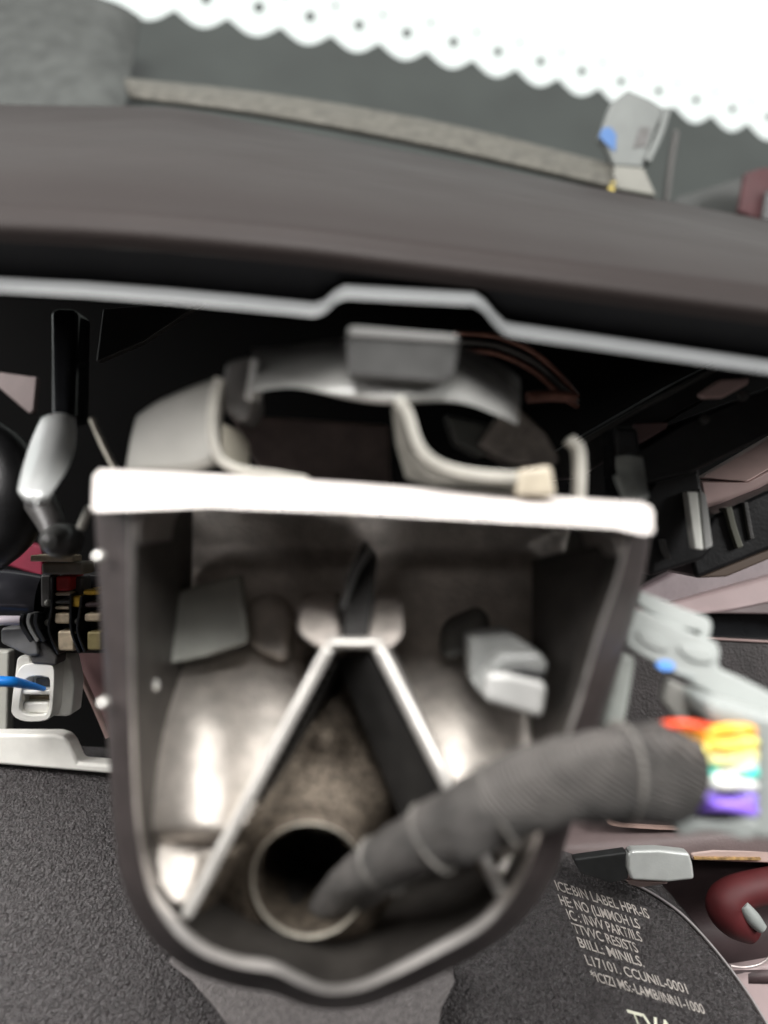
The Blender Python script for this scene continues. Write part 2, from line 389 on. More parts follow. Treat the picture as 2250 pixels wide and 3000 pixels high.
# floor of the hollow: cast relief
HU, HV, HR = 905, 2580, 168
def sm(a, b, x):
    t = max(0, min(1, (x - a) / (b - a))); return t * t * (3 - 2 * t)
def floor_d(u, v):
    d = .150 - .0265 * sm(1650, 2500, v)
    lam = sm(1000 - (v - 1900) * .535, 1060 - (v - 1900) * .535, u) * (1 - sm(1040 + (v - 1900) * .50, 1090 + (v - 1900) * .50, u)) * sm(1900, 1960, v)
    rr = math.hypot(u - HU, (v - HV) * .8)
    # left pocket bulge
    w = math.exp(-((u - 590) / 120) ** 2) * sm(1930, 2150, v) * (1 - sm(2420, 2480, v))
    d -= .006 * w
    # step at the lower left of the pocket
    if u < 700: d -= .0015 * sm(2470, 2500, v)
    # right field shallower ramp
    d -= .004 * math.exp(-((u - 1330) / 130) ** 2) * sm(1950, 2150, v)
    # centre dome between ribs
    d += .006 * math.exp(-((u - 1010) / 120) ** 2) * (1 - sm(1960, 2060, v))
    d -= .007 * math.exp(-((u - 950) / 85) ** 2 - ((v - 2180) / 120) ** 2)
    # back wall recess at the top
    d += .004 * (1 - sm(1600, 1680, v))
    d += .00012 * noise.noise((u * .012, v * .012, 0)) + 0.00003 * noise.noise((u * .05, v * .05, 3))
    t_ = (u - (1000 + (v - 1950) * .49)); d += .005 * sm(-110, -40, t_) * (1 - sm(120, 170, t_)) * sm(1900, 1960, v) * (1 - sm(2380, 2450, v))
    dc = .1250 + .011 * sm(150, 430, rr) + .012 * sm(1060, 1240, u) * sm(2330, 2480, v) + .006 * sm(2700, 2850, v)
    d = d * (1 - lam) + dc * lam
    d -= lam * .004 * math.exp(-((u - 955) / 70) ** 2 - ((v - 2150) / 70) ** 2)
    return d
NU, NV = 120, 116
V = []; fs = []; gr = []
for j in range(NV + 1):
    for i in range(NU + 1):
        u = 300 + 1640 * i / NU; v = 1480 + 1480 * j / NV; V.append(P(u, v, floor_d(u, v)))
# keep the sheet inside the outer outline
from mathutils.geometry import intersect_point_tri_2d
cen = [((a[0] + b[0]) / 2, (a[1] + b[1]) / 2) for a, b in zip(po, pi_)]
def inside(u, v, poly_):
    c = False; n = len(poly_); j = n - 1
    for i in range(n):
        if (poly_[i][1] > v) != (poly_[j][1] > v) and u < (poly_[j][0] - poly_[i][0]) * (v - poly_[i][1]) / (poly_[j][1] - poly_[i][1]) + poly_[i][0]: c = not c
        j = i
    return c
core = []; grit = []
for j in range(NV):
    for i in range(NU):
        u = 300 + 1640 * (i + .5) / NU; v = 1480 + 1480 * (j + .5) / NV
        if not inside(u, v, pi_): continue
        if math.hypot(u - HU, v - HV) < HR * .93: continue
        f = [j * (NU + 1) + i, j * (NU + 1) + i + 1, (j + 1) * (NU + 1) + i + 1, (j + 1) * (NU + 1) + i]
        fs.append(f); grit.append(1 if (v > 1960 and u > 1000 - (v - 1900) * .56 and u < 1080 + (v - 1900) * .62) else 0)
fl = link('cast_floor', V, fs, ALU_IN, br, 0, angle=80)
fl.data.materials.append(GRIT)
for p, g in zip(fl.data.polygons, grit): p.material_index = g
# cable hole collar
hc = lathe('hole_collar', (HU, HV, .1238), [(215, .0045), (192, .0014), (176, .0003), (168, 0), (163, .0006), (159, .003), (153, .05)], GRIT, br, seg=64)
lathe('hole_lip', (HU, HV, .1236), [(171, .0004), (169, 0), (166.5, -.0002), (164, 0), (162, .0006)], mat('pale_edge', (.62, .58, .50), .35, .8, .2, 500), hc, seg=64)  # paler metal ring around the hole
# diverging ribs
def rib(name, a, b, w, back, m, da, db):
    dx, dy = b[0] - a[0], b[1] - a[1]; l = math.hypot(dx, dy); nx, ny = -dy / l * w / 2, dx / l * w / 2
    return poly(name, [(a[0] + nx, a[1] + ny, da), (b[0] + nx, b[1] + ny, db), (b[0] - nx, b[1] - ny, db), (a[0] - nx, a[1] - ny, da)], None, back, m, br, bevel=.0009)
RIBM = mat('rib_aluminium', (.60, .58, .55), .4, .6, .15, 250, .15, 900)
rib('rib', (965, 1895), (535, 2700), 38, .022, RIBM, .1235, .1158)
rib('rib', (1105, 1895), (1490, 2660), 38, .022, RIBM, .1235, .1158)
# inner rib flanks falling back to the floor
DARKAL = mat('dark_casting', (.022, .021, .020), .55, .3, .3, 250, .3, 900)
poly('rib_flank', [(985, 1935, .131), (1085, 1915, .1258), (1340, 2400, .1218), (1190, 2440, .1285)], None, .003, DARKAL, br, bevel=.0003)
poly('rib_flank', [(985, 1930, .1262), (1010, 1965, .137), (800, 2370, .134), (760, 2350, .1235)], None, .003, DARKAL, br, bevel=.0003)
poly('rib_bridge', [(950, 1872), (1125, 1872), (1118, 1915), (1075, 1905), (1000, 1905), (955, 1915)], .1245, .02, RIBM, br, bevel=.001)
# twin bosses with the slot between them
BOSS = mat('boss_aluminium', (.55, .50, .46), .5, .4, .3, 400, .5, 900)
poly('boss', [(868, 1770, .134), (988, 1755, .134), (998, 1875, .1255), (960, 1905, .1245), (920, 1895, .125), (866, 1850, .1275)], None, .016, BOSS, br, bevel=.0012)
poly('boss', [(1090, 1757, .134), (1180, 1765, .134), (1185, 1860, .1275), (1150, 1900, .125), (1112, 1905, .1245), (1075, 1875, .1255)], None, .016, BOSS, br, bevel=.0012)
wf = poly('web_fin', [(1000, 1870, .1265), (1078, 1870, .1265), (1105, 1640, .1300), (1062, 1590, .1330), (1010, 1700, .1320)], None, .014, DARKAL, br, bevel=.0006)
strip('fin_edge', [(1000, 1790, .1295), (1040, 1680, .1290), (1085, 1610, .1292)], 18, None, .004, MIDGREY, wf)
# lighter pad in the upper left pocket, right lug built for a dark shadow
poly('pocket_pad', [(445, 1765, 0.1410), (560, 1722, 0.1420), (700, 1685, 0.1430), (725, 1885, 0.1370), (600, 1925, 0.1365), (480, 1950, 0.1360)], None, .005, mat('pad_casting', (.34, .345, .315), .55, .3, .1, 200, .2, 900), br, bevel=.0006)
poly('pocket_lug', [(700, 1780, 0.1460), (800, 1730, 0.1460), (860, 1800, 0.1430), (850, 1960, 0.1380), (720, 1900, 0.1400)], None, .008, ALU_IN, br, bevel=.0025)
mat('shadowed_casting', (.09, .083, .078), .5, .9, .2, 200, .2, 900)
poly('pocket_lug', [(1295, 1830, 0.1425), (1420, 1775, 0.1430), (1450, 1850, 0.1405), (1370, 1930, 0.1380), (1290, 1940, 0.1380)], None, .006, mat('lug_shade_grey', (.14, .14, .135), .5, .4, .2, 300), br, bevel=.002)
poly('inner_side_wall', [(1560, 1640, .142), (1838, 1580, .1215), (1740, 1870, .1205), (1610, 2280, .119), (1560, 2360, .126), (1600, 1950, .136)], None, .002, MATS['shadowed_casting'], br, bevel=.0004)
# lower lugs
poly('lower_lug', [(440, 2500, .1220), (600, 2490, .1220), (545, 2660, .1175), (500, 2655, .1170), (455, 2580, .1185)], None, .012, ALU_IN, br, bevel=.003)
poly('lower_lug', [(1420, 2480, .125), (1530, 2470, .124), (1560, 2520, .120), (1490, 2620, .1185), (1450, 2600, .1195)], None, .012, RIBM, br, bevel=.003)
for (u, v, d, r) in ((440, 2010, .1275, 22), (286, 1632, .1178, 17), (300, 2062, .1175, 15)):
    lathe('sparkle_bead', (u, v, d), [(r, .001), (r * .9, .0003), (r * .6, -.0003), (.01, -.0006)], mat('sparkle_metal', (.85, .84, .80), .25, .6), br, seg=20)  # bright beads added in place of specular sparkles

# grey locating clip in the right of the hollow
gc = thing('locating_clip', 'grey slotted plastic clip fixed inside the right of the bracket hollow', 'clip', (1500, 2090, .124))
poly('clip_block', [(1375, 1870, .128), (1500, 1855, .130), (1590, 1920, .126), (1610, 1955, .125), (1440, 1965, .1235), (1420, 2050, .1255), (1375, 2000, .129)], None, .010, CLIPG, gc, bevel=.0008)
poly('clip_jaw', [(1430, 1960), (1470, 1918), (1580, 1915), (1607, 1945), (1600, 1980), (1530, 1968), (1470, 1972), (1450, 1985)], .1222, .006, CLIPG, gc, bevel=.0008)
cf = poly('clip_front', [(1428, 1972), (1500, 1975), (1600, 2000), (1604, 2020), (1592, 2108), (1480, 2075), (1418, 2055)], .1212, .008, mat('clip_front_plastic', (.42, .42, .41), .28, .1, .1, 250), gc, bevel=.001)
poly('clip_slot', [(1490, 1968), (1530, 1958), (1598, 1972), (1598, 1990), (1500, 1978)], .1216, .003, BLACKP, cf, bevel=.0003)

# ================================================================== MECHANISM ABOVE THE BRACKET
hs = thing('pivot_housing', 'grey arched plastic housing with a square tab between shell and bracket', 'housing', (1130, 1300, .140))
ARCH = mat('arch_plastic', (.30, .30, .29), .26, .1, .15, 150, .15, 1200)
loft('arched_front', [[(735, 1020, 0.142), (860, 1010, 0.140), (1010, 990, 0.138), (1180, 985, 0.137), (1340, 1010, 0.138), (1480, 1075, 0.140), (1525, 1110, 0.143)],
                      [(737, 1085, 0.132), (860, 1060, 0.130), (1010, 1040, 0.128), (1180, 1040, 0.127), (1340, 1070, 0.128), (1480, 1135, 0.130), (1525, 1170, 0.133)],
                      [(740, 1140, 0.128), (860, 1125, 0.126), (1010, 1135, 0.124), (1180, 1140, 0.123), (1340, 1160, 0.124), (1470, 1210, 0.126), (1518, 1235, 0.129)],
                      [(742, 1150, 0.129), (860, 1135, 0.127), (1010, 1165, 0.125), (1130, 1180, 0.124), (1340, 1178, 0.125), (1470, 1222, 0.127), (1515, 1246, 0.130)],
                      [(742, 1150, 0.140), (860, 1135, 0.138), (1010, 1165, 0.136), (1130, 1180, 0.135), (1340, 1178, 0.136), (1470, 1222, 0.138), (1515, 1246, 0.140)]], ARCH, hs, n=5)
st = poly('square_tab', [(1015, 985), (1015, 962), (1030, 955), (1340, 982), (1348, 992), (1330, 1098), (1300, 1122), (1020, 1098)], .1205, .008, mat('tab_plastic', (.05, .05, .049), .4, 0, .2, 300), hs, bevel=.0008)
poly('tab_top', [(1018, 962), (1030, 953), (1345, 980), (1340, 1004), (1020, 982)], .1200, .010, mat('tab_top_plastic', (.24, .24, .235), .35), st, bevel=.0006)
le = poly('left_ear', [(650, 1120), (660, 1060), (735, 1040), (745, 1180), (720, 1235), (690, 1230), (655, 1200)], .131, .012, DKGREY, hs, bevel=.001)
strip('ear_edge', [(745, 1050), (738, 1110), (728, 1170)], 22, .1295, .008, mat('ear_edge_plastic', (.30, .30, .29), .35), le)
poly('right_ear', [(1470, 1200), (1520, 1190), (1600, 1265), (1640, 1330), (1640, 1360), (1500, 1360), (1440, 1330), (1400, 1300)], .146, .010, mat('right_ear_plastic', (.13, .115, .105), .5, 0, .4, 300, .5, 700), hs, bevel=.001)
poly('pivot_block', [(660, 1200), (760, 1215), (980, 1230), (1140, 1240), (1150, 1430), (800, 1430), (720, 1320), (690, 1250)], .156, .01, mat('brown_black_casting', (.055, .038, .034), .55, .1, .3, 200, .2, 900), hs, bevel=.001)
poly('lower_arch', [(1300, 1210), (1480, 1250), (1490, 1320), (1400, 1340), (1330, 1300)], .150, .008, mat('lower_arch_plastic', (.045, .048, .045), .5), hs, bevel=.001)
# dark hoops over the arch
hp = thing('cable_loops', 'thin brownish loops arching over the right of the grey housing', 'loops', (1500, 1000, .16))
for k_, (o_, c_) in enumerate(((0, COPPERISH), (26, DKGREY), (50, COPPERISH))):
    tube('loop', [(1330, 975 + o_, .158), (1450, 985 + o_, .160), (1560, 1030 + o_ * 1.1, .162), (1640, 1100 + o_ * 1.1, .164), (1690, 1160 + o_ * .6, .168)], 9, c_, hp)
tube('copper_rod', [(1545, 1165, .156), (1610, 1160, .157), (1685, 1165, .158)], 17, COPPERISH, None, label='short dull copper rod at the right end of the housing', cat='rod')
# left bright bracket plate
bp_ = thing('bent_plate', 'pale bent metal plate standing on the bracket left of the housing', 'metal plate', (550, 1380, .13))
loft('plate_face', [[(410, 1225, .140), (470, 1180, .138), (560, 1140, .135), (645, 1110, .133)],
                    [(392, 1290, .139), (470, 1260, .137), (560, 1230, .134), (638, 1200, .132)],
                    [(375, 1385, .1385), (470, 1385, .136), (560, 1385, .133), (625, 1360, .131)]], mat('plate_steel', (.23, .227, .207), .5, .1, .15, 90, .1, 900), bp_, thick=.0015)
strip('plate_edge', [(640, 1105), (622, 1180), (620, 1270), (640, 1340), (700, 1375), (800, 1390), (900, 1408)], 27, .1295, .006, STEEL, bp_)
poly('plate_return', [(648, 1240, .131), (700, 1260, .135), (728, 1300, .137), (728, 1370, .136), (680, 1360, .132), (650, 1320, .131)], None, .0015, mat('return_steel', (.32, .30, .25), .5, .3), bp_, bevel=.0003)
# right bent spring
sp = thing('bent_spring', 'pale S-bent metal spring strip in front of the dark housing', 'spring strip', (1300, 1400, .126))
strip('spring_strip', [(1165, 1165), (1195, 1210), (1225, 1300), (1270, 1350), (1340, 1378), (1430, 1392), (1518, 1396)], 30, .1205, .010, STEEL, sp)
poly('spring_web', [(1148, 1190, 0.1250), (1172, 1200, 0.1220), (1200, 1310, 0.1220), (1260, 1375, 0.1220), (1340, 1400, 0.1220), (1518, 1415, 0.1220), (1518, 1442, 0.1235), (1260, 1428, 0.1265), (1190, 1400, 0.1275), (1160, 1300, 0.1265)], None, .001, mat('web_steel', (.16, .16, 0.1435), .5, .4, .1, 200), sp, bevel=.0002)
poly('cream_spacer', [(1520, 1375), (1618, 1362), (1632, 1455), (1515, 1452)], .1200, .010, CREAM, None, bevel=.0008, label='cream spacer block at the end of the bent spring', cat='spacer')
strip('wire_hook', [(1672, 1285), (1700, 1310), (1706, 1370), (1704, 1460)], 26, .1275, .004, STEEL, None, label='upright pale hook between cream spacer and right flange end', cat='hook')

# left cluster of black arms
def arm(name, label, pts, w, m, tippts, dt, group=None):
    a = thing(name, label, 'arm', (*pts[-1][:2], pts[-1][2]), group)
    tube('arm_bar', pts, w, m, a, seg=16, flat=.7)
    return a
a1 = thing('left_arm', 'glossy black arm with bright flat tip left of the bracket', 'arm', (110, 1460, .15))
TIPSHINE = mat('tip_highlight', (.80, .82, .81), .28, .45, .06, 150)  # gloss on the black arm painted as a pale tip
poly('arm_upper', [(140, 900, .175), (225, 900, .175), (215, 1240, .158), (140, 1230, .158)], None, .010, GLOSSB, a1, bevel=.002)
loft('arm_tip', [[(140, 1235, .156), (175, 1225, .155), (212, 1235, .156)],
                 [(108, 1310, .154), (160, 1300, .151), (210, 1310, .153)],
                 [(84, 1390, .148), (135, 1380, .145), (188, 1380, .148)],
                 [(66, 1460, .141), (100, 1472, .139), (142, 1460, .141)]], TIPSHINE, a1, thick=.003)
poly('pinkish_flap', [(-200, 1070), (0, 1090), (108, 1105), (98, 1205), (85, 1212), (0, 1140), (-200, 1010)], .25, .003, mat('flap_trim', (.22, .175, .17), .5, 0, .15, 100), None, bevel=.0005, label='small taupe flap showing between black arms at the left edge', cat='flap')
poly('inner_shade_plate', [(300, 905, .19), (600, 880, .185), (420, 1000, .18), (280, 1060, .18)], None, .003, mat('shade_plate', (.05, .048, .046), .5), None, bevel=.0005, label='dark sloping plate under the shell at upper left', cat='plate')
tube('thin_strut', [(270, 1230, .15), (300, 1300, .147), (338, 1375, .145)], 10, mat('strut_metal', (.30, .28, .24), .4, .6), None, label='thin metal strut leaning beside the left end of the flange', cat='strut')
tube('short_pin', [(238, 1545, .150), (262, 1490, .148)], 13, STEEL, None, label='short steel pin beside the left corner of the bracket', cat='pin')
kb = thing('pivot_ball', 'dark rounded pivot knob with a highlight above the tan plate', 'knob', (160, 1630, .16))
tube('knob_stem', [(120, 1470, .168), (150, 1530, .165), (165, 1580, .163)], [50, 42, 36], DKGREY, kb)
lathe('knob_cap', (168, 1585, .160), [(.01, -.0042), (22, -.0038), (42, -.0020), (52, .0008), (52, .005), (.01, .006)], mat('knob_plastic', (.06, .06, .058), .28), kb, seg=32)
tube('black_duct', [(-200, 1250, .18), (0, 1330, .178), (50, 1450, .176), (30, 1560, .178), (-100, 1640, .18)], [90, 80, 75, 70, 80], BLACKP, None, label='thick matt black duct at the left edge behind the arm', cat='duct')
poly('crimson_panel', [(-250, 1530), (0, 1570), (125, 1600), (125, 1690), (0, 1650), (-250, 1640)], .235, .004, CRIMSON, None, bevel=.0006, label='crimson trim panel glimpsed at the left edge', cat='panel')

# ribbed terminal block
tb = thing('terminal_block', 'small ribbed terminal block with tan and brass contacts left of the bracket', 'terminal block', (200, 1910, .19))
rect('cap_plate', 88, 1628, 212, 1646, .186, .006, TAN, tb, bevel=.0003, rot=1)
rect('cap_block', 120, 1648, 244, 1684, .187, .008, mat('cap_block_plastic', (.22, .19, .15), .4, 0, .2, 400), tb, bevel=.0008)
bf = rect('back_frame', 115, 1680, 330, 1915, .199, .008, BLACKP, tb, bevel=.0008)
rect('side_post', 118, 1684, 150, 1780, .190, .006, DKGREY, tb, bevel=.0006)
rect('side_post', 212, 1690, 242, 1775, .192, .006, DKGREY, tb, bevel=.0006)
for args in ((162, 1688, 206, 1732, REDP), (160, 1735, 206, 1746, TAN), (210, 1746, 236, 1780, BRASS), (242, 1728, 292, 1744, BRASS), (160, 1758, 206, 1770, MIDGREY), (160, 1776, 204, 1786, TAN),
             (158, 1796, 206, 1828, TAN), (246, 1796, 296, 1822, TAN), (168, 1848, 218, 1908, TAN), (254, 1850, 298, 1906, mat('olive_contact', (.30, .25, .12), .4, .3, .2, 500)), (246, 1765, 290, 1780, MAUVED)):
    rect('contact', *args[:4], .1885, .009, args[4], bf, bevel=.0006)
for pth in ([(152, 1690), (150, 1780), (142, 1850), (170, 1918)], [(238, 1745), (232, 1790), (226, 1850), (248, 1912)], [(206, 1740), (206, 1790), (208, 1850), (232, 1915)]):
    strip('divider_rib', pth, 8, .1878, .008, GLOSSB, tb)
for u, v in ((134, 1768), (134, 1826), (222, 1822)):
    lathe('rib_stud', (u, v, .1885), [(11, .003), (10, .001), (6, .0004), (.01, .0002)], mat('stud_grey', (.34, .34, .31), .4), tb, seg=16)
# black plug beside it
pg = thing('black_plug', 'shiny black cable plug at the left edge beside the terminal block', 'plug', (60, 1880, .19))
tube('plug_barrel', [(-200, 1745, .194), (0, 1740, .194), (120, 1750, .195)], [85, 74, 66], mat('plug_plastic', (.03, .03, .036), .22, 0, .2, 200), pg, seg=24)
tube('highlight_stripe', [(-150, 1822, .186), (0, 1818, .186), (58, 1818, .187)], 14, mat('lilac_highlight', (.55, .50, .55), .3), pg)  # lavender highlight on the barrel, built as a pale stripe
for k_ in range(3):
    strip('grip_ridge', [(66 + 20 * k_, 1798), (62 + 21 * k_, 1830), (92 + 18 * k_, 1880)], 12, .1865, .005, GLOSSB if k_ != 1 else MIDGREY, pg)
poly('plug_latch', [(0, 1840), (60, 1835), (110, 1880), (115, 1920), (85, 1925), (0, 1885)], .1885, .006, mat('latch_plastic', (.17, .17, .17), .35, 0, .2, 300), pg, bevel=.0008)
poly('plug_foot', [(85, 1880), (130, 1878), (168, 1925), (165, 1950), (90, 1945)], .1895, .006, DKGREY, pg, bevel=.0006)
# white connector
wc = thing('white_connector', 'small white plastic connector with a blue wire at the left edge', 'connector', (110, 2115, .19))
wpts = smooth_path([(62, 1952), (100, 1942), (140, 1946), (158, 1962), (156, 2040), (150, 2092), (130, 2112), (70, 2114), (36, 2095), (34, 2060), (44, 1990)], 3, True)
poly('rear_body', [(48, 1930), (60, 1920), (88, 1922), (90, 1945), (162, 1942), (165, 1920), (190, 1918), (203, 1932), (212, 1975), (216, 2010), (208, 2095), (190, 2100), (150, 2098), (60, 2060), (42, 1980)], .1955, .007, WHITEP, wc, bevel=.0008)
def frame(name, outer, inner, d, thick, m, parent):
    n = len(outer); A = [P(u, v, d) for u, v in outer]; B = [P(u, v, d) for u, v in inner]
    V = A + B + [q + FWD * thick for q in A] + [q + FWD * thick for q in B]; fs = []
    for i in range(n):
        j = (i + 1) % n
        fs += [[i, j, n + j, n + i], [2 * n + i, 3 * n + i, 3 * n + j, 2 * n + j], [i, 2 * n + i, 2 * n + j, j], [n + i, n + j, 3 * n + j, 3 * n + i]]
    return link(name, V, fs, m, parent, .0003)
inn = [(100 + (u - 100) * .70 + 5, 2040 + (v - 2040) * .66 + 6) for u, v in wpts]
fc = frame('front_collar', wpts, inn, .190, .007, WHITEP, wc)
rect('cavity_floor', 60, 1985, 150, 2095, .1962, .001, mat('connector_inside', (.52, .46, .38), .5, 0, .1, 200), fc, bevel=.0001)
rect('cross_bar', 62, 2022, 145, 2036, .1905, .005, WHITEP, fc, bevel=.0004)
rect('terminal_slot', 75, 2038, 140, 2052, .1950, .001, TAN, fc, bevel=.0001)
rect('lower_tray', 66, 2058, 142, 2090, .1915, .004, WHITEP, fc, bevel=.0005)
rect('upper_slot', 105, 1988, 142, 2018, .1945, .001, MIDGREY, fc, bevel=.0001)
rect('side_key', 162, 1955, 172, 2080, .1945, .002, CREAM, wc, bevel=.0003)
tube('blue_wire', [(-250, 1990, .180), (0, 1996, .183), (60, 2002, .186), (130, 2018, .191)], [16, 16, 14, 7], BLUEW, None, label='bright blue wire entering the white connector', cat='wire')
poly('white_side_panel', [(-200, 1905), (26, 1908), (20, 2152), (-200, 2152)], .225, .004, mat('side_panel_plastic', (.42, .42, .38), .5), None, bevel=.0006, label='pale grey panel behind the white connector at the left edge', cat='panel')
tri = thing('pink_flap', 'pinkish triangular trim flap with a thin edge rod left of the bracket', 'flap', (300, 2150, .21))
poly('flap_sheet', [(205, 1905), (420, 1900), (420, 2200), (325, 2170), (282, 2060)], .214, .003, mat('flap_pink', (.27, .16, .16), .5, 0, .1, 100), tri, bevel=.0004)
tube('edge_rod', [(200, 1905, .211), (240, 1985, .211), (275, 2060, .211), (318, 2160, .211)], 9, mat('rod_pink', (.48, .33, .30), .4), tri)
wb = poly('white_block', [(-300, 2150), (160, 2152), (188, 2160), (204, 2180), (228, 2234), (330, 2242), (380, 2250), (380, 2272), (310, 2268), (0, 2242), (-300, 2232)], .203, .006, WHITEP, None, bevel=.0016, label='white plastic block with a thin foot above the black pad', cat='block')

# right cluster
rc = thing('right_rail', 'black diagonal rails running up to the right beneath the shell', 'rails', (1900, 1300, .17))
DKR = mat('rail_plastic', (.022, .022, .023), .35, 0, .3, 200)
poly('rail', [(1500, 1420, .180), (1650, 1310, .178), (1980, 1120, .172), (2300, 960, .168), (2600, 830, .168), (2600, 930, .168), (2300, 1050, .168), (2000, 1210, .172), (1700, 1400, .178)], None, .01, DKR, rc, bevel=.001)
poly('rail', [(1840, 1330, .170), (2000, 1235, .168), (2300, 1120, .163), (2600, 1000, .163), (2600, 1120, .163), (2300, 1250, .163), (2020, 1390, .168), (1860, 1430, .17)], None, .012, BLACKP, rc, bevel=.001)
strip('rail_edge', [(1700, 1300, .1745), (1900, 1185, .1715), (2100, 1080, .169)], 16, None, .004, mat('rail_edge_plastic', (.07, .07, .068), .35), rc)
lathe('rail_screw', (2185, 1157, .162), [(16, .002), (14, .0003), (.01, 0)], DKGREY, rc, seg=16)
lathe('rail_screw', (2070, 1228, .1645), [(15, .002), (13, .0003), (.01, 0)], DKGREY, rc, seg=16)
poly('pink_tab', [(2045, 1155), (2110, 1110), (2200, 1105), (2195, 1125), (2120, 1165), (2060, 1168)], .1615, .002, PINK, None, bevel=.0008, label='small pinkish tab lying on the upper black rail', cat='tab')
poly('pink_wedge', [(1858, 1240), (1960, 1235), (1955, 1255), (1875, 1302), (1862, 1290)], .169, .002, mat('wedge_pink', (.22, .14, .135), .5), None, bevel=.0005, label='small dusky pink wedge between the black rails', cat='wedge')
p1 = thing('right_post', 'black post with bright sloping foot behind the right flange end', 'post', (1850, 1480, .15))
poly('post_body', [(1798, 1250), (1870, 1250), (1900, 1500), (1815, 1500)], .158, .01, GLOSSB, p1, bevel=.001)
loft('post_foot', [[(1805, 1345, .1555), (1840, 1340, .155), (1875, 1345, .1555)], [(1812, 1400, .153), (1850, 1395, .152), (1880, 1400, .153)], [(1845, 1470, .145), (1868, 1472, .144), (1895, 1470, .145)]], LTGREY, p1, thick=.002)  # gloss on the black post painted as a light foot
strip('foot_edge', [(1812, 1390, .1500), (1828, 1430, .1475), (1850, 1475, .1445)], 14, None, .003, LTGREY, p1)
p2 = thing('rail_post', 'black post with bright chamfered strip under the right rails', 'post', (2040, 1620, .165))
poly('post_body', [(1895, 1440), (1990, 1290), (2035, 1285), (2090, 1610), (2060, 1640), (1905, 1690)], .172, .012, BLACKP, p2, bevel=.001)
poly('chamfer_strip', [(2012, 1440, .1690), (2045, 1440, .1690), (2062, 1612, .1635), (2035, 1608, .1635)], None, .003, mat('lit_chamfer', (.90, .90, .84), .35, .1, .08, 200), p2, bevel=.0004)  # strip whitened to make up for light the shell blocks
poly('side_strip', [(2048, 1430, .1695), (2070, 1450, .169), (2090, 1600, .164), (2064, 1612, .1635)], None, .003, mat('side_strip_grey', (.34, .34, .33), .35), p2, bevel=.0004)
poly('upper_face', [(1992, 1288), (2032, 1285), (2040, 1370), (2005, 1380)], .1705, .002, mat('upper_face_grey', (.09, .09, .085), .4), p2, bevel=.0004)
strip('small_ridge', [(1945, 1580), (1952, 1612), (1965, 1638)], 12, .1695, .003, MIDGREY, p2)
for k_ in range(5):
    lathe('comb_tooth', (1898 + 13 * k_, 1676 - 6 * k_, .1785), [(6, .003), (6, .0005), (3, -.0005), (.01, -.0007)], MAUVED, p2, seg=10)
bx = thing('black_box', 'black ribbed box with a tan lower edge at the right edge', 'box', (2150, 1690, .175))
poly('box_body', [(2025, 1640), (2090, 1510), (2400, 1370), (2400, 1560), (2250, 1612), (2040, 1696)], .178, .02, BLACKP, bx, bevel=.001)
poly('bottom_edge', [(2042, 1694), (2250, 1610), (2400, 1555), (2400, 1580), (2250, 1640), (2130, 1690)], .180, .02, mat('box_edge_tan', (.13, .095, .075), .5), bx, bevel=.0005)
strip('box_rib', [(2135, 1485), (2150, 1545), (2170, 1605)], 20, .1765, .004, mat('box_rib_olive', (.13, .13, .105), .4), bx)
strip('box_rib', [(2185, 1470), (2195, 1530), (2205, 1580)], 14, .177, .004, DKGREY, bx)
pb = thing('pink_bar', 'pale pink angled trim bar crossing at the right edge', 'trim bar', (2150, 1500, .19))
poly('bar_top', [(2052, 1400, .190), (2250, 1284, .198), (2500, 1150, .205), (2500, 1260, .195), (2250, 1378, .187), (2190, 1412, .185)], None, .004, mat('bar_pink', (.80, .58, .54), .45, 0, .1, 120), pb, bevel=.0006)
poly('bar_front', [(2050, 1406, .1905), (2190, 1412, .1855), (2250, 1380, .1875), (2500, 1262, .1955), (2500, 1340, .1955), (2250, 1440, .1875), (2070, 1508, .1905)], None, .004, mat('bar_pink_front', (.55, .39, .37), .5, 0, .1, 120), pb, bevel=.0006)
# dash panels on the right
dp = thing('right_dash_panel', 'layered pinkish dash trim with a black groove behind the grey connector', 'dash trim', (2050, 2000, .24))
poly('upper_trim', [(1700, 1745, .232), (1890, 1720, .230), (2040, 1640, .232), (2500, 1600, .24), (2500, 1680, .235), (2250, 1700, .232), (2000, 1770, .228), (1700, 1800, .23)], None, .006, mat('upper_trim_mauve', (.24, .185, .195), .5, 0, .15, 100, .2, 900), dp, bevel=.001)
poly('pale_trim', [(1700, 1800, .228), (1960, 1768, .2265), (2250, 1688, .2295), (2500, 1640, .232), (2500, 1760, .226), (2250, 1775, .2255), (2080, 1800, .224), (1700, 1850, .226)], None, .006, mat('pale_trim_pink', (.50, .38, .38), .45, 0, .1, 100, .1, 900), dp, bevel=.0012)
poly('lower_trim', [(2080, 1798, .2245), (2250, 1765, .2245), (2500, 1745, .2245), (2500, 1830, .2235), (2250, 1800, .2235)], None, .006, MAUVE, dp, bevel=.0006)
poly('groove', [(1700, 1850, .229), (2050, 1800, .229), (2500, 1790, .229), (2500, 1890, .229), (2050, 1880, .229), (1700, 1900, .229)], None, .006, GLOSSB, dp, bevel=.0006)
poly('leather_panel', [(1500, 1880, .226), (2040, 1868, .224), (2250, 1880, .223), (2600, 1895, .222), (2600, 2420, .214), (1500, 2420, .216)], None, .008, mat('panel_leather', (.05, .042, .042), .55, 0, .25, 200, .7, 1500), dp, bevel=.001)
tube('panel_edge', [(2030, 1868, .2238), (2120, 1873, .2232), (2250, 1880, .2226), (2500, 1894, .2222)], 4, PINK, dp)
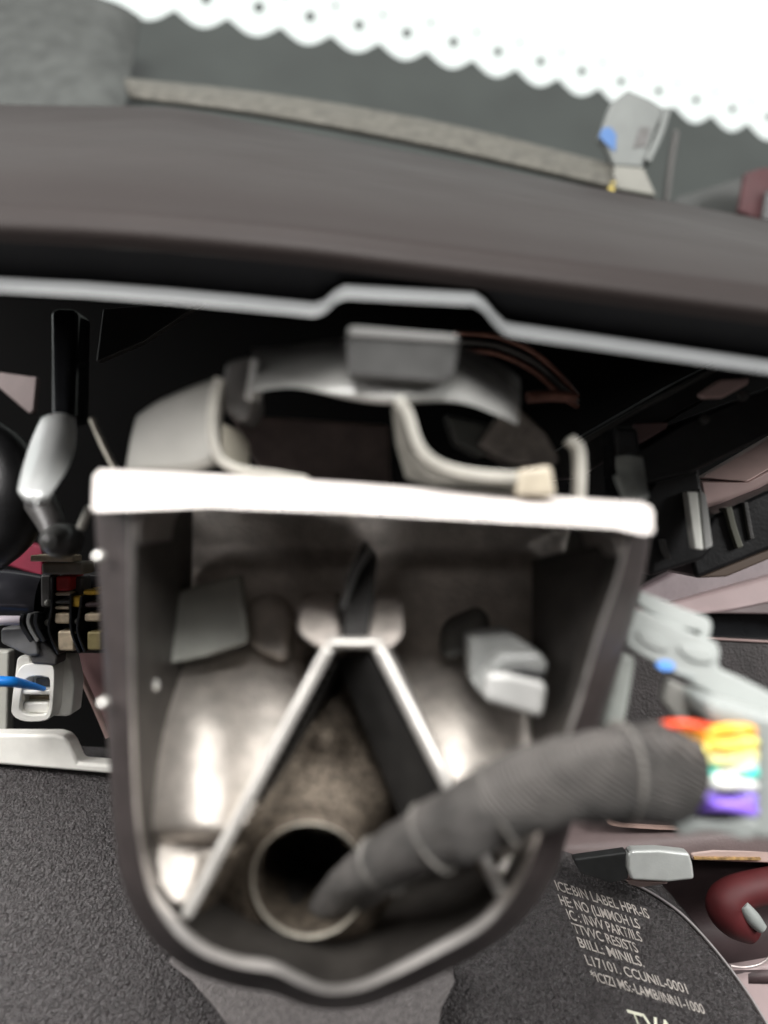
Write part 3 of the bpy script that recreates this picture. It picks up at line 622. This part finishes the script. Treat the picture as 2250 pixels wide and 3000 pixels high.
loft('lower_sweep', [[(1500, 2400, .2165), (1800, 2390, .2155), (2250, 2360, .2145), (2700, 2340, .214)],
                     [(1500, 2480, .208), (1800, 2470, .207), (2250, 2430, .206), (2700, 2420, .206)],
                     [(1500, 2560, .207), (1800, 2520, .206), (2250, 2500, .205), (2700, 2490, .205)]], mat('sweep_mauve', (.19, .145, .142), .45, 0, .12, 100, .2, 1500), dp, thick=.003)
strip('slot_rim', [(1990, 2392), (1900, 2382), (1830, 2378), (1785, 2400), (1800, 2415), (1900, 2424), (2000, 2428)], 9, .205, .002, mat('slot_rim_peach', (.52, .36, .31), .4), dp)
poly('slot_shadow', [(1800, 2398), (1850, 2384), (2000, 2394), (2000, 2424), (1850, 2418)], .2062, .0015, mat('slot_dark', (.07, .055, .055), .5), dp, bevel=.0002)
lt = thing('silver_latch', 'silver rectangular latch button on the dash beside the printed pad', 'latch', (1930, 2600, .19))
poly('latch_front', [(1838, 2508), (1850, 2492), (1930, 2490), (2020, 2500), (2030, 2530), (2036, 2578), (1960, 2586), (1850, 2580), (1838, 2545)], .187, .0035, mat('silver_paint', (.60, .62, .60), .35, .35, .08, 300, .1, 2500), lt, bevel=.0012)
poly('latch_side', [(1680, 2518, .196), (1840, 2496, .188), (1842, 2578, .188), (1790, 2590, .19), (1700, 2560, .196)], None, .0035, mat('latch_side_black', (.04, .042, .042), .4, 0, .2, 300), lt, bevel=.0006)
poly('latch_underside', [(1835, 2580, .1885), (1960, 2588, .188), (1880, 2600, .192), (1845, 2592, .192)], None, .004, PINK, lt, bevel=.0003)
poly('peach_strip', [(2022, 2500, .2035), (2090, 2490, .2035), (2250, 2490, .2035), (2500, 2488, .2035), (2500, 2530, .2035), (2250, 2530, .2035), (2030, 2522, .2035)], None, .003, mat('peach_trim', (.56, .42, .38), .45, 0, .15, 100), None, bevel=.0006, label='peach trim strip running right from the silver latch', cat='trim strip')
poly('stitch_line', [(2034, 2512), (2230, 2514), (2230, 2521), (2034, 2519)], .2028, .0008, mat('ochre_glue', (.42, .26, .10), .6, 0, .6, 900), None, bevel=.0001, label='ochre glue line along the peach trim strip', cat='glue line')
pk = loft('handle_pocket', [[(1750, 2540, .215), (2050, 2525, .214), (2300, 2525, .212), (2600, 2525, .212)], [(1750, 2680, .225), (2050, 2660, .228), (2300, 2650, .228), (2600, 2650, .226)],
                            [(1750, 2850, .222), (2050, 2800, .222), (2300, 2800, .22), (2600, 2800, .22)], [(1750, 3000, .212), (2050, 2880, .206), (2300, 2860, .203), (2600, 2860, .203)]], MAUVED, None, thick=.003,
          label='dark mauve pocket around the red handle at lower right', cat='pocket')
rh = thing('grab_loop', 'red curved handle with a grey insert in the dark pocket at lower right', 'handle', (2200, 2750, .2))
tube('handle_ring', [(2420, 2560, .205), (2270, 2590, .203), (2165, 2615, .201), (2125, 2650, .200), (2150, 2695, .200), (2200, 2725, .201)], [44, 50, 52, 56, 50, 40], mat('handle_red', (.085, .008, .010), .62, 0, .15, 200), rh, seg=20)
tube('grey_insert', [(2175, 2650, .197), (2205, 2690, .197), (2232, 2720, .197)], [16, 22, 16], mat('insert_grey', (.30, .32, .31), .4), rh, seg=16)
tube('pocket_rim', [(2140, 2830, .2015), (2180, 2834, .2013), (2225, 2825, .201), (2260, 2800, .201)], 4, mat('rim_chrome', (.7, .62, .6), .3, .5), None, label='thin bright rim line below the red handle', cat='rim')
poly('corner_panel', [(2100, 2850, .2055), (2180, 2840, .2045), (2300, 2820, .2035), (2600, 2820, .2035), (2600, 3300, .19), (2200, 3300, .195)], None, .004, mat('corner_pink', (.46, .36, .36), .4, 0, .1, 100), None, bevel=.001, label='pale pinkish panel in the bottom right corner', cat='panel')

# ================================================================== BLACK PRINTED PAD
pd = thing('black_pad', 'black grained pad with white printed lines along the bottom', 'pad', (1100, 2900, .19))
PADD = plane3((0, 2240, .205), (2250, 2650, .199), (1100, 3000, .172))
PADM = mat('pad_grain', (.052, .047, .048), .20, 0, .45, 1100, 0, spec=.9)
nt = PADM.node_tree; b = nt.nodes['Principled BSDF']; tc = nt.nodes.new('ShaderNodeTexCoord')
vo = nt.nodes.new('ShaderNodeTexVoronoi'); vo.inputs['Scale'].default_value = 1500; nt.links.new(tc.outputs['Object'], vo.inputs['Vector'])
nn = nt.nodes.new('ShaderNodeTexNoise'); nn.inputs['Scale'].default_value = 2600; nn.inputs['Detail'].default_value = 4; nt.links.new(tc.outputs['Object'], nn.inputs['Vector'])
ad = nt.nodes.new('ShaderNodeMath'); ad.operation = 'SUBTRACT'; nt.links.new(vo.outputs['Distance'], ad.inputs[1]); nt.links.new(nn.outputs['Fac'], ad.inputs[0])
bp = nt.nodes.new('ShaderNodeBump'); bp.inputs['Strength'].default_value = 1.0; bp.inputs['Distance'].default_value = .0007
nt.links.new(ad.outputs[0], bp.inputs['Height']); nt.links.new(bp.outputs[0], b.inputs['Normal'])
edge_r = smooth_path([(1500, 2470), (1640, 2500), (1760, 2545), (1880, 2600), (1990, 2672), (2085, 2770), (2170, 2880), (2235, 2980), (2300, 3100), (2380, 3300)], 4)
poly('pad_body', [(-400, 2222), (0, 2240), (330, 2258), (900, 2370)] + edge_r + [(1900, 3600), (-400, 3600)], PADD, .02, PADM, pd, bevel=.0015)
tube('edge_bead', [(p[0], p[1], PADD(p[0], p[1]) - .0003) for p in edge_r[10::3]], 4, mat('bead_grey', (.22, .20, .20), .35), pd)
dome = smooth_path([(505, 2800), (560, 2880), (640, 2975), (700, 3080), (760, 3300), (900, 3560), (1120, 3560), (1230, 3300), (1275, 3080), (1295, 2960), (1310, 2840), (900, 2760)], 3, True)
poly('pad_hub', dome, lambda u, v: PADD(u, v) - .0035, .012, mat('hub_grain', (.12, .108, .106), .42, 0, .3, 900, .8, 2200), pd, bevel=.003)
INK = mat('white_print', (.38, .345, .315), .6, 0, .35, 900)
def text_line(s, a, b_, hx, hy, m=INK, name='printed_line'):
    """lettering lying on the pad: baseline from a to b_, letter height vector (hx, hy) pointing up"""
    c = bpy.data.curves.new(name, 'FONT'); c.body = s; c.resolution_u = 3; c.offset = .012
    t = bpy.data.objects.new(name, c); COL.objects.link(t)
    bpy.context.view_layer.update()
    me = bpy.data.meshes.new_from_object(t.evaluated_get(bpy.context.evaluated_depsgraph_get()))
    bpy.data.objects.remove(t)
    xs = [q.co.x for q in me.vertices]; x0, x1 = min(xs), max(xs)
    org = Vector(pd['_o'])
    for q in me.vertices:
        tx = (q.co.x - x0) / (x1 - x0); ty = q.co.y / .72
        u = a[0] + (b_[0] - a[0]) * tx + hx * ty; v = a[1] + (b_[1] - a[1]) * tx + hy * ty
        q.co = P(u, v, PADD(u, v) - .00018) - org
    me.materials.append(m)
    o = bpy.data.objects.new(name, me); COL.objects.link(o); o.parent = pd
    return o
LH = (-12, -31)
for s, a, b_ in (('ICE:BIN LABEL HPR-IS', (1634, 2608), (1905, 2692)), ('HE: NO (LIMMOH LS', (1645, 2650), (1878, 2722)), ('IC : INVV PART/ILS', (1668, 2692), (1884, 2760)),
                 ('TTVVC RESISTS', (1684, 2732), (1872, 2792)), ('BIILL: MINILS.', (1700, 2774), (1890, 2834)), ('L17101. CCUNIL-0001', (1722, 2826), (2018, 2912)), ('*ICIZI MS:-LAMB/INN1-1000', (1738, 2872), (2068, 2972))):
    text_line(s, a, b_, *LH)
text_line('TVA.', (1860, 3020), (2010, 3062), -26, -66, mat('print_olive', (.60, .60, .48), .5))

# ================================================================== WIRING HARNESS AND GREY CONNECTOR
TAPEM = mat('woven_tape', (.100, .091, .085), .7, 0, .55, 140, 0)
nt = TAPEM.node_tree; b = nt.nodes['Principled BSDF']; tc = nt.nodes.new('ShaderNodeTexCoord')
mp = nt.nodes.new('ShaderNodeMapping'); mp.inputs['Rotation'].default_value = (0, .95, .2); nt.links.new(tc.outputs['Object'], mp.inputs['Vector'])
wv = nt.nodes.new('ShaderNodeTexWave'); wv.inputs['Scale'].default_value = 520; wv.inputs['Distortion'].default_value = 1.2; nt.links.new(mp.outputs[0], wv.inputs['Vector'])
bp = nt.nodes.new('ShaderNodeBump'); bp.inputs['Strength'].default_value = 1.0; bp.inputs['Distance'].default_value = .001
nt.links.new(wv.outputs['Fac'], bp.inputs['Height']); nt.links.new(bp.outputs[0], b.inputs['Normal'])
wh = thing('wiring_harness', 'black tape wrapped cable with coloured wires running from the bracket hole to the connector', 'cable', (900, 2740, .13))
hp_ = [(860, 2800, .150), (930, 2720, .138), (1010, 2620, .128), (1120, 2535, .120), (1250, 2465, .1150), (1420, 2375, .1125), (1600, 2300, .1120), (1800, 2265, .1140), (1985, 2262, .1180)]
hr = [56, 60, 72, 84, 99, 117, 129, 138, 146]
def rf(t, th):
    s = t * 6 + th / (2 * math.pi) * .9
    saw = (s % 1.0)
    return 1.0 + .05 * (1 - saw) ** 3 + .11 * noise.noise((t * 12, math.cos(th) * 1.2, math.sin(th) * 1.2)) + .05 * noise.noise((t * 42, math.cos(th) * 3, math.sin(th) * 3 + 5))
ts = tube('tape_sleeve', hp_, hr, TAPEM, wh, seg=40, n=14, rfun=rf, flat=.85)
hpath = smooth_path([(*p, q) for p, q in zip(hp_, hr)], 20)
for i0, tilt in ((60, 4), (82, -4), (104, 5), (141, -6)):
    q = [hpath[i0], tuple(a + (b - a) * .3 for a, b in zip(hpath[i0], hpath[i0 + 1])), tuple(a + (b - a) * .7 for a, b in zip(hpath[i0], hpath[i0 + 1])), hpath[i0 + 1]]
    tube('tape_edge', [p[:3] for p in q], [q[0][3] * 1.02, q[1][3] * 1.085, q[2][3] * 1.085, q[3][3] * 1.02], mat('tape_edge_cloth', (.13, .122, .112), .7), ts, seg=40, n=2, flat=.85)
def ins(n, c): return mat(n, c, .3, 0, .05, 300)
WC = [('red_wire', (.90, .09, .03), 2128, 2150, 14, -4), ('orange_wire', (1.0, .46, .05), 2150, 2138, 17, 6), ('orange_wire', (1.0, .55, .08), 2172, 2190, 15, -8), ('yellow_wire', (1.0, .88, .20), 2198, 2172, 19, 10), ('yellow_wire', (1.0, .93, .42), 2226, 2214, 18, -6),
      ('teal_wire', (.08, .80, .66), 2258, 2262, 17, 8), ('white_wire', (.90, .90, .86), 2284, 2240, 15, -6), ('white_wire', (.88, .88, .84), 2306, 2300, 17, 6), ('violet_wire', (.36, .24, .90), 2336, 2340, 15, -5), ('violet_wire', (.30, .16, .86), 2356, 2372, 19, 6)]
for k_, (nme, c, v0, v1, rad, sag) in enumerate(WC):
    f = (v0 - 2240) / 120; dz = .0016 * ((k_ * 7) % 5 - 2) / 2
    tube(nme, [(1900, 2245 + f * 90, .1195), (1965 + f * 30, v0, .1165), (2035 + f * 20, v0 + sag, .1150 + dz), (2120, (v0 + v1) / 2 - sag, .1150 - dz), (2190, v1, .1160), (2232, v1 + 2, .1190)], rad, ins(nme + '_insulation_' + str(k_), c), wh, seg=12)

gcx = thing('grey_connector', 'pale grey lever connector with a blue dot right of the bracket', 'connector', (2100, 2450, .12))
CG = mat('connector_grey', (.27, .29, .28), .3, 0, .06, 200, .05, 1500)
LVD = plane3((1835, 1860, .1310), (2300, 2150, .1190), (2100, 1900, .1262))
lv = lambda o: (lambda u, v: LVD(u, v) + o)
la = poly('lever_arm', smooth_path([(1836, 1850), (1858, 1792), (1900, 1795), (1990, 1835), (2060, 1868), (2098, 1880), (2112, 1915), (2108, 1958), (2170, 1985), (2300, 2052), (2400, 2110), (2400, 2220), (2250, 2128), (2170, 2088), (2060, 2022), (1930, 1948), (1842, 1898)], 2, True), LVD, .004, CG, gcx, bevel=.0012)
poly('lever_hook', smooth_path([(1872, 1748), (1892, 1738), (2000, 1782), (2072, 1808), (2086, 1832), (2078, 1872), (2052, 1872), (2048, 1848), (1990, 1840), (1878, 1778)], 2, True), lv(.0015), .004, CG, gcx, bevel=.0012)
poly('lever_glint_pad', smooth_path([(1985, 1895), (2030, 1888), (2085, 1900), (2096, 1925), (2080, 1945), (2020, 1935)], 3, True), lv(-.0005), .003, CG, gcx, bevel=.0009)  # this and the next raised shape are added to make the lever's highlights
poly('lever_glint_boss', smooth_path([(1872, 1850), (1900, 1850), (1950, 1880), (1958, 1902), (1930, 1905), (1880, 1878)], 3, True), lv(-.0004), .003, CG, gcx, bevel=.0009)
poly('blue_dot', smooth_path([(1922, 1945), (1950, 1935), (1975, 1945), (1972, 1962), (1940, 1965)], 3, True), lv(-.0003), .0005, mat('blue_dot_ink', (.08, .30, .85), .4), la, bevel=.0001)
poly('lever_leg', [(1812, 1910, .131), (1868, 1925, .130), (1830, 2140, .128), (1760, 2140, .129)], None, .005, mat('leg_grey', (.30, .32, .30), .35, 0, .1, 200), gcx, bevel=.0010)
poly('web_panel', [(1960, 1990, .1265), (2070, 2040, .1255), (2060, 2110, .1255), (1990, 2120, .1265), (1945, 2060, .1265)], None, .003, mat('web_grey', (.23, .23, .215), .45), gcx, bevel=.0005)
poly('connector_body', [(2075, 2052), (2300, 2112), (2420, 2160), (2420, 2472), (2196, 2462), (2210, 2380), (2220, 2260), (2216, 2185), (2195, 2152), (2150, 2138), (2082, 2118)], .1160, .012, CG, gcx, bevel=.001)
poly('connector_back', [(2010, 2120), (2260, 2140), (2260, 2440), (2010, 2400)], .1240, .006, mat('back_grey', (.16, .13, .12), .5), gcx, bevel=.0006)
poly('lower_flange', smooth_path([(1975, 2425), (2010, 2400), (2100, 2410), (2200, 2400), (2225, 2420), (2215, 2450), (2180, 2462), (2120, 2445), (2060, 2440), (2000, 2452)], 3, True), .1150, .010, CG, gcx, bevel=.0008)
poly('lever_slot', [(1980, 1962), (2040, 1980), (2035, 1990), (1975, 1972)], lv(-.0003), .0005, mat('slot_grey', (.25, .28, .28), .4), la, bevel=.0001)

for o in bpy.data.objects:
    if '_o' in o: del o['_o']
